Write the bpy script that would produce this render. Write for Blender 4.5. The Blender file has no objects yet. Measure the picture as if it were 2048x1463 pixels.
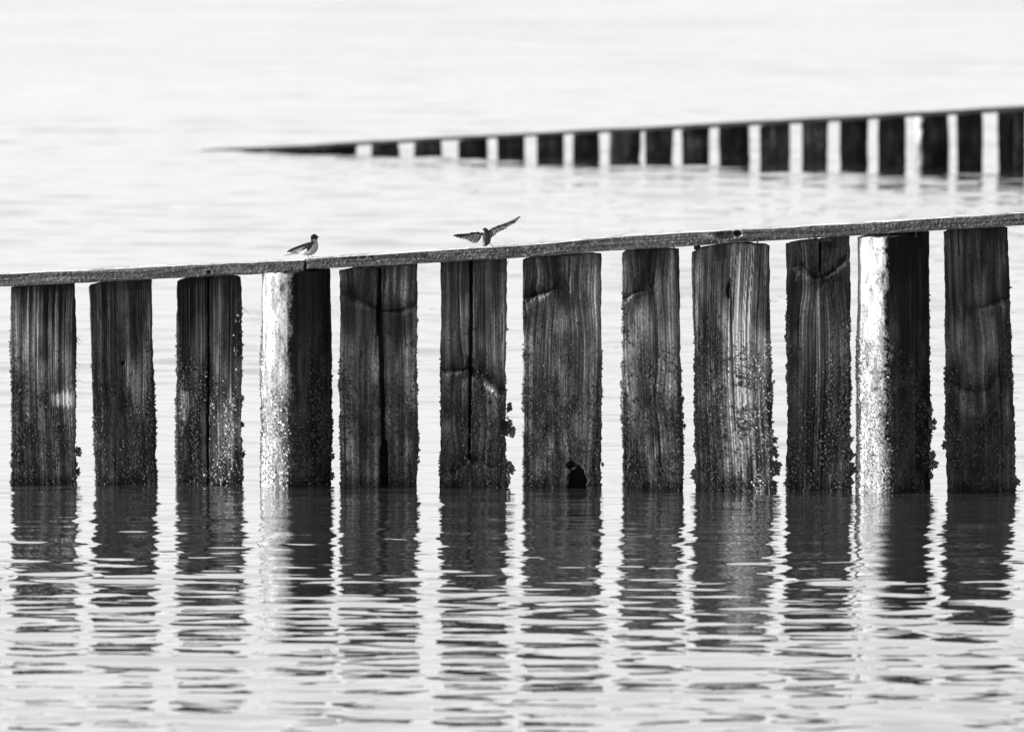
import bpy, math, random
import numpy as np
from mathutils import Vector
R = math.radians
sc = bpy.context.scene

# ------------------------------------------------------------------ camera
FPX, CX, CY = 10000.0, 1024.0, 731.5          # focal length in photo pixels, photo centre
CAM_H, PITCH = 2.985, math.atan(950.5/10000.0)
cd = bpy.data.cameras.new('camera'); cam = bpy.data.objects.new('camera', cd)
sc.collection.objects.link(cam); sc.camera = cam
cam.location = (0, 0, CAM_H); cam.rotation_euler = (math.pi/2 - PITCH, 0, 0)
cd.sensor_width = 36.0; cd.lens = FPX/2048*36.0
cd.clip_start = 0.5; cd.clip_end = 12000
cd.dof.use_dof = True; cd.dof.focus_distance = 25.0; cd.dof.aperture_fstop = 3.0

# ------------------------------------------------------------------ world and sun
SUN_EL, SUN_A = R(14), R(1.5)                 # low sun from the left, a little on the camera's side
w = bpy.data.worlds.new('World'); sc.world = w; w.use_nodes = True
nt = w.node_tree; bg = nt.nodes['Background']
sky = nt.nodes.new('ShaderNodeTexSky'); sky.sky_type = 'NISHITA'; sky.sun_disc = False
sky.sun_elevation = SUN_EL; sky.sun_rotation = R(270) - SUN_A
sky.air_density = 1.0; sky.dust_density = 4.0
bw = nt.nodes.new('ShaderNodeRGBToBW')        # black and white photograph: grey sky
nt.links.new(sky.outputs[0], bw.inputs[0]); sky_fill = nt.nodes.new('ShaderNodeMix'); sky_fill.data_type = 'RGBA'; sky_fill.inputs[0].default_value = .68
sky_fill.inputs[7].default_value = (1.75, 1.75, 1.75, 1)     # even grey added to the unseen sky to flatten its reflections
nt.links.new(bw.outputs[0], sky_fill.inputs[6]); nt.links.new(sky_fill.outputs[2], bg.inputs['Color'])
bg.inputs['Strength'].default_value = 0.15
sd = bpy.data.lights.new('sun', 'SUN'); sd.energy = 3.2; sd.angle = R(0.5); sd.color = (1, 1, 1)
sun = bpy.data.objects.new('sun', sd); sc.collection.objects.link(sun)
sdir = Vector((-math.cos(SUN_EL)*math.cos(SUN_A), -math.cos(SUN_EL)*math.sin(SUN_A), math.sin(SUN_EL)))
sun.rotation_euler = sdir.to_track_quat('Z', 'Y').to_euler()
sun.location = (-20, 10, 12)
vs = sc.view_settings; sc.display_settings.display_device = 'sRGB'
vs.view_transform = 'Standard'; vs.look = 'None'; vs.gamma = 1.0; vs.use_curve_mapping = False
vs.exposure = 2.03
sc.render.engine = 'CYCLES'

# ------------------------------------------------------------------ helpers
rng = np.random.default_rng(7)
_lat = rng.random((8, 512, 512))
def vn(x, y, seed=0):
    """smooth value noise 0..1"""
    L = _lat[seed % 8]; x = np.asarray(x, float) + 17.3*seed; y = np.asarray(y, float) + 31.7*seed
    xi = np.floor(x).astype(int); yi = np.floor(y).astype(int)
    fx = x - xi; fy = y - yi; fx = fx*fx*(3-2*fx); fy = fy*fy*(3-2*fy)
    a = L[yi % 512, xi % 512]; b = L[yi % 512, (xi+1) % 512]
    c = L[(yi+1) % 512, xi % 512]; d = L[(yi+1) % 512, (xi+1) % 512]
    return (a*(1-fx)+b*fx)*(1-fy) + (c*(1-fx)+d*fx)*fy
def fbm(x, y, seed=0, o=4):
    r = 0; amp = .5; t = 0
    for i in range(o):
        r = r + amp*vn(x*2**i, y*2**i, seed+i); t += amp; amp *= .5
    return r/t
def sstep(a, b, x):
    t = np.clip((x-a)/(b-a), 0, 1); return t*t*(3-2*t)

cp, sp_ = math.cos(PITCH), math.sin(PITCH)
def ray(u, v):
    a = (u-CX)/FPX; b = -(v-CY)/FPX
    return np.array([a, cp + b*sp_, b*cp - sp_])
def on_water(u, v):
    d = ray(u, v); return np.array([0, 0, CAM_H]) + d*(-CAM_H/d[2])

class Line:
    """vertical plane through a groyne's waterline; (s, z) plane coordinates"""
    def __init__(self, a, b):
        self.o = on_water(*a); e = on_water(*b) - self.o
        self.t = e/np.linalg.norm(e); self.n = np.array([self.t[1], -self.t[0], 0.0])
    def sz(self, u, v, off=0.0):
        d = ray(u, v); c = np.array([0, 0, CAM_H])
        k = np.dot(self.o + self.n*off - c, self.n)/np.dot(d, self.n)
        p = c + d*k
        return float(np.dot(p-self.o, self.t)), float(p[2])
    def P(self, s, q, z):
        s = np.asarray(s, float); q = np.asarray(q, float); z = np.asarray(z, float)
        return np.stack([self.o[0]+self.t[0]*s+self.n[0]*q, self.o[1]+self.t[1]*s+self.n[1]*q, z], -1)

def link(name, me, mat, parent=None, smooth=True):
    o = bpy.data.objects.new(name, me); sc.collection.objects.link(o)
    if mat: me.materials.append(mat)
    if smooth and len(me.polygons): me.polygons.foreach_set('use_smooth', [True]*len(me.polygons))
    if parent: o.parent = parent
    return o
def mesh_np(name, V, F, tone=None):
    """V (n,3), F (m,k) one face size, or a list of such arrays"""
    me = bpy.data.meshes.new(name)
    Fs = F if isinstance(F, list) else [F]
    Fs = [np.asarray(f, dtype=np.int32) for f in Fs if len(f)]
    me.vertices.add(len(V)); me.vertices.foreach_set('co', np.asarray(V, dtype=np.float32).ravel())
    loops = np.concatenate([f.ravel() for f in Fs])
    tot = np.concatenate([np.full(len(f), f.shape[1], dtype=np.int32) for f in Fs])
    st = np.concatenate([[0], np.cumsum(tot)[:-1]]).astype(np.int32)
    me.loops.add(len(loops)); me.loops.foreach_set('vertex_index', loops)
    me.polygons.add(len(tot)); me.polygons.foreach_set('loop_start', st); me.polygons.foreach_set('loop_total', tot)
    me.update(calc_edges=True); me.validate()
    if tone is not None:
        t = np.clip(np.asarray(tone, dtype=np.float32), 0.002, 0.9)
        at = me.attributes.new('tone', 'FLOAT', 'POINT'); at.data.foreach_set('value', t)
    return me
def empty(name, loc, label, cat, group=None):
    o = bpy.data.objects.new(name, None); sc.collection.objects.link(o)
    o.location = loc; o.empty_display_size = .2
    o['label'] = label; o['category'] = cat
    if group: o['group'] = group
    bpy.context.view_layer.update()
    return o
def adopt(o, parent):
    """parent without moving: vertices stay in world space, parent sits at an offset"""
    o.parent = parent; o.matrix_parent_inverse = parent.matrix_world.inverted()

class Geo:
    """collects small shapes for one mesh"""
    def __init__(s): s.V = []; s.F = {}; s.T = []; s.n = 0
    def add(s, V, F, tone):
        V = np.asarray(V, float); F = np.asarray(F, int)
        s.V.append(V); s.T.append(np.broadcast_to(np.asarray(tone, float), (len(V),)))
        s.F.setdefault(F.shape[1], []).append(F + s.n); s.n += len(V)
    def tube(s, pts, rad, tone, k=5):
        pts = [np.asarray(p, float) for p in pts]; V = []; rad = list(rad) if hasattr(rad, '__len__') else [rad]*len(pts)
        for i, p in enumerate(pts):
            d = pts[min(i+1, len(pts)-1)] - pts[max(i-1, 0)]; d /= (np.linalg.norm(d)+1e-12)
            a = np.cross(d, [0, 0, 1.0]);
            if np.linalg.norm(a) < .1: a = np.cross(d, [0, 1.0, 0])
            a /= np.linalg.norm(a); b = np.cross(d, a)
            for j in range(k):
                th = 2*math.pi*j/k; V.append(p + rad[i]*(math.cos(th)*a + math.sin(th)*b))
        F = [[i*k+j, i*k+(j+1) % k, (i+1)*k+(j+1) % k, (i+1)*k+j] for i in range(len(pts)-1) for j in range(k)]
        base = s.n; s.add(V, F, tone)
        s.F.setdefault(k, []).append(np.array([[base+j for j in range(k)], [base+(len(pts)-1)*k+j for j in range(k)]]))
    def mesh(s, name):
        return mesh_np(name, np.concatenate(s.V), [np.concatenate(f) for f in s.F.values()], np.concatenate(s.T))

# ------------------------------------------------------------------ materials
def tone_mat(name, rough=.6, spec=.35, nscale=260, namp=.35, bump=.0, translucent=0.0):
    m = bpy.data.materials.new(name); m.use_nodes = True; t = m.node_tree; N = t.nodes; L = t.links
    p = N['Principled BSDF']
    at = N.new('ShaderNodeAttribute'); at.attribute_name = 'tone'
    no = N.new('ShaderNodeTexNoise'); no.inputs['Scale'].default_value = nscale; no.inputs['Detail'].default_value = 3
    tc = N.new('ShaderNodeTexCoord'); L.new(tc.outputs['Object'], no.inputs['Vector'])
    mr = N.new('ShaderNodeMapRange'); mr.inputs['From Min'].default_value = .3; mr.inputs['From Max'].default_value = .7
    mr.inputs['To Min'].default_value = 1-namp; mr.inputs['To Max'].default_value = 1+namp
    L.new(no.outputs['Fac'], mr.inputs['Value'])
    mu = N.new('ShaderNodeMath'); mu.operation = 'MULTIPLY'
    L.new(at.outputs['Fac'], mu.inputs[0]); L.new(mr.outputs[0], mu.inputs[1])
    cc = N.new('ShaderNodeCombineColor')
    for i in range(3): L.new(mu.outputs[0], cc.inputs[i])
    L.new(cc.outputs[0], p.inputs['Base Color'])
    p.inputs['Roughness'].default_value = rough; p.inputs['Specular IOR Level'].default_value = spec
    if bump:
        b = N.new('ShaderNodeBump'); b.inputs['Strength'].default_value = 1; b.inputs['Distance'].default_value = bump
        L.new(no.outputs['Fac'], b.inputs['Height']); L.new(b.outputs[0], p.inputs['Normal'])
    if translucent:
        tr = N.new('ShaderNodeBsdfTranslucent'); L.new(cc.outputs[0], tr.inputs['Color'])
        mx = N.new('ShaderNodeMixShader'); mx.inputs[0].default_value = translucent
        L.new(p.outputs[0], mx.inputs[1]); L.new(tr.outputs[0], mx.inputs[2])
        L.new(mx.outputs[0], N['Material Output'].inputs['Surface'])
    return m
M_WOOD = tone_mat('wet_timber', .68, .07, 300, .3, .0012)
M_RAIL = tone_mat('weathered_rail_timber', .7, .1, 240, .45, .002)
M_CRUST = tone_mat('barnacle_shell', .55, .3, 400, .3, .001)
M_NAIL = tone_mat('rusty_iron', .6, .4, 300, .3)
M_FEATH = tone_mat('feathers', .85, .03, 500, .15)
M_WING = tone_mat('thin_wing_feathers', .75, .15, 500, .15, 0, .3)
M_BEAK = tone_mat('bird_horn', .35, .5, 500, .1)

def water_mat():
    m = bpy.data.materials.new('rippled_water'); m.use_nodes = True; t = m.node_tree; N = t.nodes; L = t.links
    for n in list(N):
        if n.type == 'BSDF_PRINCIPLED': N.remove(n)
    tc = N.new('ShaderNodeTexCoord')
    def rip(sx, sy, scale, det, dist, prev=None, strength=1.0, rot=0):
        mp = N.new('ShaderNodeMapping'); mp.inputs['Scale'].default_value = (sx, sy, 1); mp.inputs['Rotation'].default_value = (0, 0, R(rot))
        L.new(tc.outputs['Object'], mp.inputs['Vector'])
        no = N.new('ShaderNodeTexNoise'); no.inputs['Scale'].default_value = scale; no.inputs['Detail'].default_value = det
        no.inputs['Roughness'].default_value = .5
        L.new(mp.outputs[0], no.inputs['Vector'])
        b = N.new('ShaderNodeBump'); b.inputs['Distance'].default_value = dist; b.inputs['Strength'].default_value = strength
        L.new(no.outputs['Fac'], b.inputs['Height'])
        if prev: L.new(prev.outputs[0], b.inputs['Normal'])
        return b
    b1 = rip(.9, 5.0, 1.6, 2.0, .012, None, 1, 3)         # longer wavelets
    b2 = rip(4, 17, 1.0, 1.5, .0022, b1, 1, -6)            # cat's paws
    b2 = rip(.35, 2.2, 1.0, 2.0, .075, b2, 1, 2)           # far out, where the sheet is too coarse to carry the waves
    at = N.new('ShaderNodeAttribute'); at.attribute_name = 'tone'; L.new(at.outputs['Fac'], b2.inputs['Strength'])
    gl = N.new('ShaderNodeBsdfGlossy'); gl.inputs['Roughness'].default_value = .012; gl.inputs['Color'].default_value = (.97, .97, .97, 1)
    di = N.new('ShaderNodeBsdfDiffuse'); di.inputs['Color'].default_value = (.034, .034, .034, 1)
    fr = N.new('ShaderNodeFresnel'); fr.inputs['IOR'].default_value = 1.6
    for n in (gl, fr): L.new(b2.outputs[0], n.inputs['Normal'])
    mx = N.new('ShaderNodeMixShader'); 
    ma = N.new('ShaderNodeMath'); ma.operation = 'MULTIPLY_ADD'; ma.inputs[1].default_value = .35; ma.inputs[2].default_value = .65
    L.new(fr.outputs[0], ma.inputs[0]); L.new(ma.outputs[0], mx.inputs[0]); L.new(di.outputs[0], mx.inputs[1]); L.new(gl.outputs[0], mx.inputs[2])
    L.new(mx.outputs[0], N['Material Output'].inputs['Surface'])
    return m

# ------------------------------------------------------------------ water: one sheet to the horizon, dense where ripples show
def axis(lo, hi, step, far_lo, far_hi, g=1.10):
    a = list(np.arange(lo, hi+1e-6, step)); s = step
    while a[-1] < far_hi: s *= g; a.append(a[-1]+s)
    s = step; b = [a[0]]
    while b[-1] > far_lo: s *= g; b.append(b[-1]-s)
    return np.array(b[:0:-1] + a)
def graded(parts, far_lo, far_hi, g_lo, g_hi):
    a = []
    for lo, hi, st in parts: a += list(np.arange(lo, hi-1e-9, st))
    a.append(parts[-1][1]); st = parts[-1][2]
    while a[-1] < far_hi: st *= g_hi; a.append(a[-1]+st)
    st = parts[0][2]; b = [a[0]]
    while b[-1] > far_lo: st *= g_lo; b.append(b[-1]-st)
    return np.array(b[:0:-1] + a)
xs = graded([(-6.5, -3.3, .08), (-3.3, 3.3, .034), (3.3, 6.5, .08)], -3000, 3000, 1.09, 1.09)
ys = graded([(15.5, 26.5, .0135), (26.5, 34, .03), (34, 60, .05)], -300, 7000, 1.06, 1.006)
X, Y = np.meshgrid(xs, ys)
dy = np.gradient(ys)[:, None]; dx = np.gradient(xs)[None, :]
Z = np.zeros_like(X)
wr = np.random.default_rng(21)
def waves(n, l0, l1, pw, spread, slope, warp):
    global Z
    W = np.zeros_like(X)
    for i in range(n):
        lam = l0*((l1/l0)**(wr.random()**pw)); th = R(wr.normal(3, spread)); ph = wr.random()*6.283
        k = 2*math.pi/lam; st = math.sin(abs(th)+.06)
        rm = np.where((sstep(lam/2.4, lam/4.5, dy) > 0).ravel())[0]
        if not len(rm): continue
        r0, r1 = rm[0], rm[-1]+1; Xs, Ys = X[r0:r1], Y[r0:r1]
        fade = sstep(lam/2.4, lam/4.5, dy[r0:r1])*sstep(lam/st/2.4, lam/st/4.5, dx)
        W[r0:r1] += slope/k*fade*np.sin(k*(Xs*math.sin(th)+Ys*math.cos(th)) + ph + warp*vn(Xs*.9, Ys*1.3, i))
    return W
lee = np.interp(Y, [16, 17.5, 19.5, 21.5, 24], [1.4, 1.35, 1.02, .80, .56])              # calmer close to the posts
lee = np.where(Y > 25, .57 + .63*sstep(25, 32, Y), lee)
patch = .45 + 1.1*fbm(X*.55, Y*.9, 3, 3)
Z = (waves(70, .085, .55, 1.25, 12.5, .0155, 1.6)*lee + waves(22, .3, 1.6, 1.0, 9, .014, 1.2)*(.35+.65*sstep(26, 36, Y)) + waves(16, 1.2, 5, 1.0, 8, .014, 1.0)*sstep(50, 75, Y))*patch
ny, nx = X.shape
idx = np.arange(ny*nx).reshape(ny, nx)
F = np.stack([idx[:-1, :-1], idx[:-1, 1:], idx[1:, 1:], idx[1:, :-1]], -1).reshape(-1, 4)
lod = np.broadcast_to(1 - sstep(.5/2.4, .5/6, np.maximum(dy, dx*.2)), X.shape)
water = link('water', mesh_np('water', np.stack([X, Y, Z], -1).reshape(-1, 3), F, .9*lod.ravel()), water_mat())
water['kind'] = 'structure'
print('water quads', len(F))
sx = np.array([-3000, 3000, 3000, -3000]); sy = np.array([-300, -300, 7000, 7000])
bed_m = bpy.data.materials.new('seabed_mud'); bed_m.use_nodes = True
_n = bed_m.node_tree.nodes.new('ShaderNodeTexNoise'); _n.inputs['Scale'].default_value = 3
_r = bed_m.node_tree.nodes.new('ShaderNodeValToRGB'); _r.color_ramp.elements[0].color = (.05, .05, .05, 1); _r.color_ramp.elements[1].color = (.12, .12, .12, 1)
bed_m.node_tree.links.new(_n.outputs['Fac'], _r.inputs[0]); bed_m.node_tree.links.new(_r.outputs[0], bed_m.node_tree.nodes['Principled BSDF'].inputs['Base Color'])
bed = link('seabed', mesh_np('seabed', np.stack([sx, sy, np.full(4, -1.2)], -1), np.array([[0, 1, 2, 3]])), bed_m)
bed['kind'] = 'structure'

# ------------------------------------------------------------------ posts
def half_section(n_front, chl, chr_, depth):
    """sawn half log: flat face q=0 towards the camera, rounded back. returns p, q, np, nq"""
    P = []
    pf = np.linspace(-1+chl, 1-chr_, n_front)
    for p in pf: P.append((p, 0.0))
    k = max(3, int(n_front*chr_*.6))
    for j in range(1, k+1):
        a = j/k*math.pi/2; P.append((1-chr_+chr_*math.sin(a), -chr_*1.3*(1-math.cos(a))))
    q0r = -chr_*1.3; q0l = -chl*1.3
    for j in range(1, 18):
        a = j/18*math.pi; c = math.cos(a); P.append((c, (q0r if c > 0 else q0l) - (depth)*math.sin(a)))
    k = max(3, int(n_front*chl*.6))
    for j in range(k, 0, -1):
        a = j/k*math.pi/2; P.append((-(1-chl)-chl*math.sin(a), -chl*1.3*(1-math.cos(a))))
    return np.array(P)
def round_section(n, a0, a1, cq):
    """log with a sawn flat between angles a0..a1 (degrees from the camera direction, right positive)"""
    P = []
    for j in range(n):
        a = -180 + 360*j/n
        if a0 < a < a1: continue
        P.append((math.sin(R(a)), math.cos(R(a)), a))
    e0 = (math.sin(R(a0)), math.cos(R(a0))); e1 = (math.sin(R(a1)), math.cos(R(a1)))
    m = int(n*.3)
    for j in range(m+1):
        f = j/m; P.append((e0[0]*(1-f)+e1[0]*f, e0[1]*(1-f)+e1[1]*f, a0+(a1-a0)*f + 1e-4*j))
    P.sort(key=lambda r: r[2]); P = np.array(P)
    P[:, 1] += cq; P = P[:, :2]
    for _ in range(26): P = .5*P + .25*(np.roll(P, 1, 0)+np.roll(P, -1, 0))
    return P

def seg_dist(s, z, a, b):
    a = np.array(a); b = np.array(b); d = b-a; L2 = (d**2).sum()+1e-12
    t = np.clip(((s-a[0])*d[0]+(z-a[1])*d[1])/L2, 0, 1)
    ds = s-(a[0]+t*d[0]); dz = z-(a[1]+t*d[1])
    return np.sqrt(ds**2+dz**2), t, dz

def build_post(line, sp, parent, seed, res=.0035):
    r = np.random.default_rng(seed)
    sTL, zTL = line.sz(*sp['tl']); sTR, zTR = line.sz(*sp['tr'])
    sBL, _ = line.sz(sp['bl'], sp['wy']); sBR, _ = line.sz(sp['br'], sp['wy'])
    zt0 = (zTL+zTR)/2; hwt = (sTR-sTL)/2; hwb = (sBR-sBL)/2
    rnd = sp.get('round')
    n_front = int(2*max(hwt, hwb)/res)
    if rnd: S = round_section(int(2*math.pi*hwt/res/1.0), rnd[0], rnd[1], rnd[2])
    else: S = half_section(n_front, sp.get('cl', .05), sp.get('cr', .06), sp.get('depth', .62))
    m = len(S)
    nxt = np.roll(S, -1, 0); prv = np.roll(S, 1, 0); tan = nxt-prv; tan /= np.linalg.norm(tan, axis=1)[:, None]
    nrm = np.stack([-tan[:, 1], tan[:, 0]], -1)           # outward
    arc = np.concatenate([[0], np.cumsum(np.linalg.norm(np.diff(S, axis=0), axis=1))])*hwt
    # rows
    zb = -.5
    fine = np.linspace(0, 1, int((zt0+.06)/(res*1.25)))
    p = S[:, 0][None, :]; q = S[:, 1][None, :]
    topf = sp.get('top')                                   # profile (x px, y px) of the top edge as seen
    if topf:
        tx = [line.sz(a, b)[0] for a, b in topf]; tz = [line.sz(a, b)[1] for a, b in topf]
        ztop = np.interp((sTL+sTR)/2 + hwt*S[:, 0], tx, tz)
    else: ztop = zTL + (zTR-zTL)*(S[:, 0]+1)/2
    sTop = (sTL+sTR)/2 + hwt*S[:, 0]
    ztop = ztop + (vn(sTop*28, 0*sTop, seed+3)-.5)*.012 + (vn(sTop*60, 0*sTop, seed)-.5)*.008 + (vn(sTop*200, 0*sTop, seed+1)-.5)*.004
    Zf = ztop[None, :]*(1-fine[:, None]) + (-.06)*fine[:, None]
    Zl = np.linspace(-.1, zb, 4)[:, None]*np.ones((1, m))
    Zz = np.concatenate([Zf, Zl], 0)
    f = np.clip((zt0-Zz)/zt0, 0, 1.4)
    hw = (hwt+(hwb-hwt)*f)*sp.get('wk', 1); sc_ = (sTL+sTR)/2*(1-f) + (sBL+sBR)/2*f
    # bow and slow wobble of the edges
    wob = (1 if res < .006 else 2.6)*(vn(Zz*3+p*1.5, p*0+seed, seed)-.5)*.012 + (vn(Zz*14, p*2.0, seed+2)-.5)*.006
    yaw = -R(sp.get('yaw', 0)); off = sp.get('off', 0.0)
    Sx = sc_ + hw*(p*math.cos(yaw) - 0*q); Q = hw*q + hw*p*(-math.sin(yaw)) + off
    front = (nrm[:, 1] > .5)[None, :]*1.0
    side_l = (nrm[:, 0] < -.2)[None, :]*1.0
    # ----- grain
    U = np.broadcast_to(arc[None, :], Zz.shape) if rnd else sc_*0 + hw*p
    g = U + (vn(Zz*1.3, U*2, seed+3)-.5)*.035 + (vn(Zz*4, U*6, seed+4)-.5)*.005
    tone_k = np.ones_like(Zz); hk = np.zeros_like(Zz)
    s_abs = sc_ + hw*p
    for kn in sp.get('knots', []):                          # (x, y, radius px) grain swerves round a knot
        a, b = line.sz(kn[0], kn[1]); rr = kn[2]/400
        d2 = ((s_abs-a)/rr)**2 + ((Zz-b)/(rr*1.5))**2
        g = g + (s_abs-a)*.55*np.exp(-d2*.5)
        g = g + .03*np.exp(-(((Zz-b)/(rr*.8))**2))*np.sign(s_abs-a)*0
        ring = np.exp(-d2*2.2)
        hk += (.002*np.sin(np.sqrt(d2)*7+6*vn(s_abs*40, Zz*40, seed))*np.exp(-d2*.7) - .005*ring)*front
        tone_k *= 1-.6*np.exp(-d2*1.6)*front
    for sg in sp.get('folds', []):                          # branch scars: a raised lip over a groove
        a = line.sz(sg[0], sg[1]); b = line.sz(sg[2], sg[3]); wd = sg[4]/400
        ab = (b[0]-a[0], b[1]-a[1]); Ls = math.hypot(*ab); bow = Ls*.09*r.normal()
        tq = np.clip(((s_abs-a[0])*ab[0]+(Zz-a[1])*ab[1])/Ls**2, 0, 1)
        bz = bow*4*tq*(1-tq) + (vn(s_abs*45, Zz*0+sg[0], seed+2)-.5)*.012
        d, t, dz = seg_dist(s_abs, Zz+bz, a, b)
        wd = wd*(1.25-.95*t)+.0012; d = d + (vn(s_abs*120, Zz*120, seed)-.5)*wd*1.2
        brk = .25+.75*sstep(.25, .55, vn(t*5+sg[0], t*0, seed+4)); e = np.exp(-(d/wd)**2)*brk
        lip = np.exp(-((d-wd*1.8)/(wd*1.0))**2)
        hk += (-.010*e + .005*lip*(dz < 0))*front
        body = sstep(0, -.002, dz)*np.exp(-((dz+wd*2.2)/(wd*1.9))**2)*(t > .02)*(t < .8)
        tone_k *= 1+.7*body*vn(s_abs*160+Zz*200, Zz*60, seed)*front; hk += .004*body*front
        tone_k *= (1-.5*e*front)*(1+.25*lip*(dz < 0)*front)
        far_ = np.exp(-(dz/(wd*7))**2)*np.exp(-(np.maximum(d-wd, 0)/(wd*7))**2)
        g = g + .16*(dz)*far_*np.sign((b[0]-a[0])*(b[1]-a[1])+1e-9)
        hk += .004*np.exp(-(np.maximum(d, 0)/(wd*4))**2)*front
        tone_k *= 1-.6*np.exp(-(d/(wd*4.5+.006))**2)*(dz > 0)*front  # shadow above the scar painted into the tone
    gs = seed*3.1
    rid = vn(g*105+gs, Zz*1.1, seed+5); rid2 = vn(g*230+gs, Zz*2.4, seed+6)
    ring = np.abs((g*sp.get('ringf', 78)+gs + 2.5*vn(g*14, Zz*.5, seed)) % 1 - .5)*2          # saw-tooth rings: hard latewood ridges
    gr_amp = sp.get('grain', 1.0)*(.35+.9*vn(U*9, Zz*1.2, seed+7))
    rid3 = vn(g*520+gs, Zz*7, seed+2)
    chk = sstep(.86, .93, vn(g*210+gs, Zz*1.3, seed+4))*(vn(g*30, Zz*2.2, seed+6) > .45)
    h = -.004*chk + gr_amp*(.0040*(rid-.5) + .0018*(rid2-.5) + .0016*(ring**2-.4)) + .0010*(rid3-.5)
    rough = fbm(U*90, Zz*70, seed+1, 3)-.5
    low = sstep(.34, .72, f + (vn(U*12, Zz*7, seed+2)-.5)*.35 + .16*np.abs(p)**3)      # tidal growth zone
    h += rough*.0030*(.35+1.6*low)
    edge = np.abs(p)**6
    h += (fbm(s_abs*0+np.sign(p)*3+U*12, Zz*34, seed+3, 3)-.5)*.006*edge*(1+low)
    h += (vn(U*7, Zz*2.5, seed+4)-.5)*.010*(0 if sp.get('flat') else 1)
    # ----- tone (wet, algae-stained wood, plus sun and shade painted in at places)
    B = sp.get('tone', .055)*.74
    streak = vn(g*75+gs, Zz*1.0, seed+1)
    T = B*(.30 + .75*streak + .35*rid + .80*rid3*streak*1.6 + .25*(ring > .55)*vn(g*20, Zz, seed))
    T = B*(T/B)**1.35; T *= .5+1.0*vn(U*260, Zz*230, seed+3); T *= 1-.75*chk
    T *= .40 + 1.15*sstep(.28, .72, fbm(U*14, Zz*4, seed+5, 3))
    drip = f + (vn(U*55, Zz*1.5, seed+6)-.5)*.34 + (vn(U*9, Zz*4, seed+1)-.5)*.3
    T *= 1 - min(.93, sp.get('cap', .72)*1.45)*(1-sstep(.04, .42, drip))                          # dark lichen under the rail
    T *= 1-.42*low*vn(U*30, Zz*22, seed+7)
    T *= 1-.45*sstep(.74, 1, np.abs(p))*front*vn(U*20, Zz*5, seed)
    spk = vn(U*150, Zz*120, seed+2); T *= 1-.75*(spk > (.84-.08*low))*(f > .28)*(vn(U*16, Zz*10, seed) > .3)
    T *= 1-.45*sstep(.30, .62, fbm(U*11, Zz*9, seed+6, 4))*low; T *= 1-.7*sstep(.93, 1.0, f)                                                       # wet band at the water
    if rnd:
        # sunlight painted on the unsawn outer surface, shade on the cut; the saw cut's edge is ragged
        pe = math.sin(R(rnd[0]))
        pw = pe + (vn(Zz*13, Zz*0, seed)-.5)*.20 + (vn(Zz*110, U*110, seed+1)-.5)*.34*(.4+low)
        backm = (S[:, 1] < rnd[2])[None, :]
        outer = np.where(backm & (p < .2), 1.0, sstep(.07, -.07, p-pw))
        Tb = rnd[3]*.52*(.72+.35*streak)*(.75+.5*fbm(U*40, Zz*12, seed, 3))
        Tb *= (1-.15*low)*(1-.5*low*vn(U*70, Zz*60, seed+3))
        Tb *= 1-.45*sstep(.48, .66, fbm(U*34, Zz*11, seed+5, 4)); Tb *= 1-.5*sstep(-.45, -.1, p+0*Zz)*fbm(U*60, Zz*25, seed+1, 3)  # greyer towards the saw edge, grazing sunlight put into the tone
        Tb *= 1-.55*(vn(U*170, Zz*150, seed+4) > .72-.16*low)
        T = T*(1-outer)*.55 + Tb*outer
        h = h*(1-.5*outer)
    for c in sp.get('cracks', []):                            # [(x,y),...] , width px, depth m
        pts = [line.sz(a, b) for a, b in c[0]]
        zz = np.array([q_[1] for q_ in pts]); ss = np.array([q_[0] for q_ in pts]); ww = np.array(c[1])/400
        o_ = np.argsort(zz); cs = np.interp(Zz, zz[o_], ss[o_]); cw = np.interp(Zz, zz[o_], ww[o_] if ww.ndim else np.full(len(zz), ww))
        cs = cs + (vn(Zz*22, Zz*0, seed)-.5)*.004
        inside = ((Zz > zz.min()-.004) & (Zz < zz.max()+.01))
        e = sstep(cw*.5+.0025, cw*.5-.001, np.abs(s_abs-cs))*front*inside
        h = h*(1-e) - c[2]*e; T *= 1-.80*e
    for hl in sp.get('holes', []):                            # rot hollows (x, y, rx, ry, depth)
        a, b = line.sz(hl[0], hl[1])
        ds = (s_abs-a)/(hl[2]/400); dz = (Zz-b)/(hl[3]/400)
        d = np.sqrt(ds**2+dz**2) + (vn(s_abs*60, Zz*50, seed)-.5)*.35
        e = sstep(1.08, .86, d)*front
        h = h*(1-e) - hl[4]*e; T = T*(1-.85*e) 
    for pt in sp.get('pale', []):                             # sun-caught patches, light put into the tone, also tilted (x, y, rx, ry, tone, tilt)
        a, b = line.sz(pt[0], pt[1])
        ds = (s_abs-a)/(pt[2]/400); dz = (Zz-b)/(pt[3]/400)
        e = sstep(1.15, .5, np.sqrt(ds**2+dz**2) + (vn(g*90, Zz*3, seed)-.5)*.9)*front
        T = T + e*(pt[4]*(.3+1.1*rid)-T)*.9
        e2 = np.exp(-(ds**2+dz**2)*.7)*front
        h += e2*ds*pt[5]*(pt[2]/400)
    h += hk; T = T*tone_k
    Tn = T
    nx_, nq_ = nrm[:, 0][None, :], nrm[:, 1][None, :]
    V = line.P(Sx + wob*0 + nx_*(h+wob*.7*(np.abs(nx_) > .3)), Q + nq_*h, Zz)
    rows = V.shape[0]
    # cap rings
    rings = 7; c = S.mean(0); capV = []; capT = []
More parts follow.
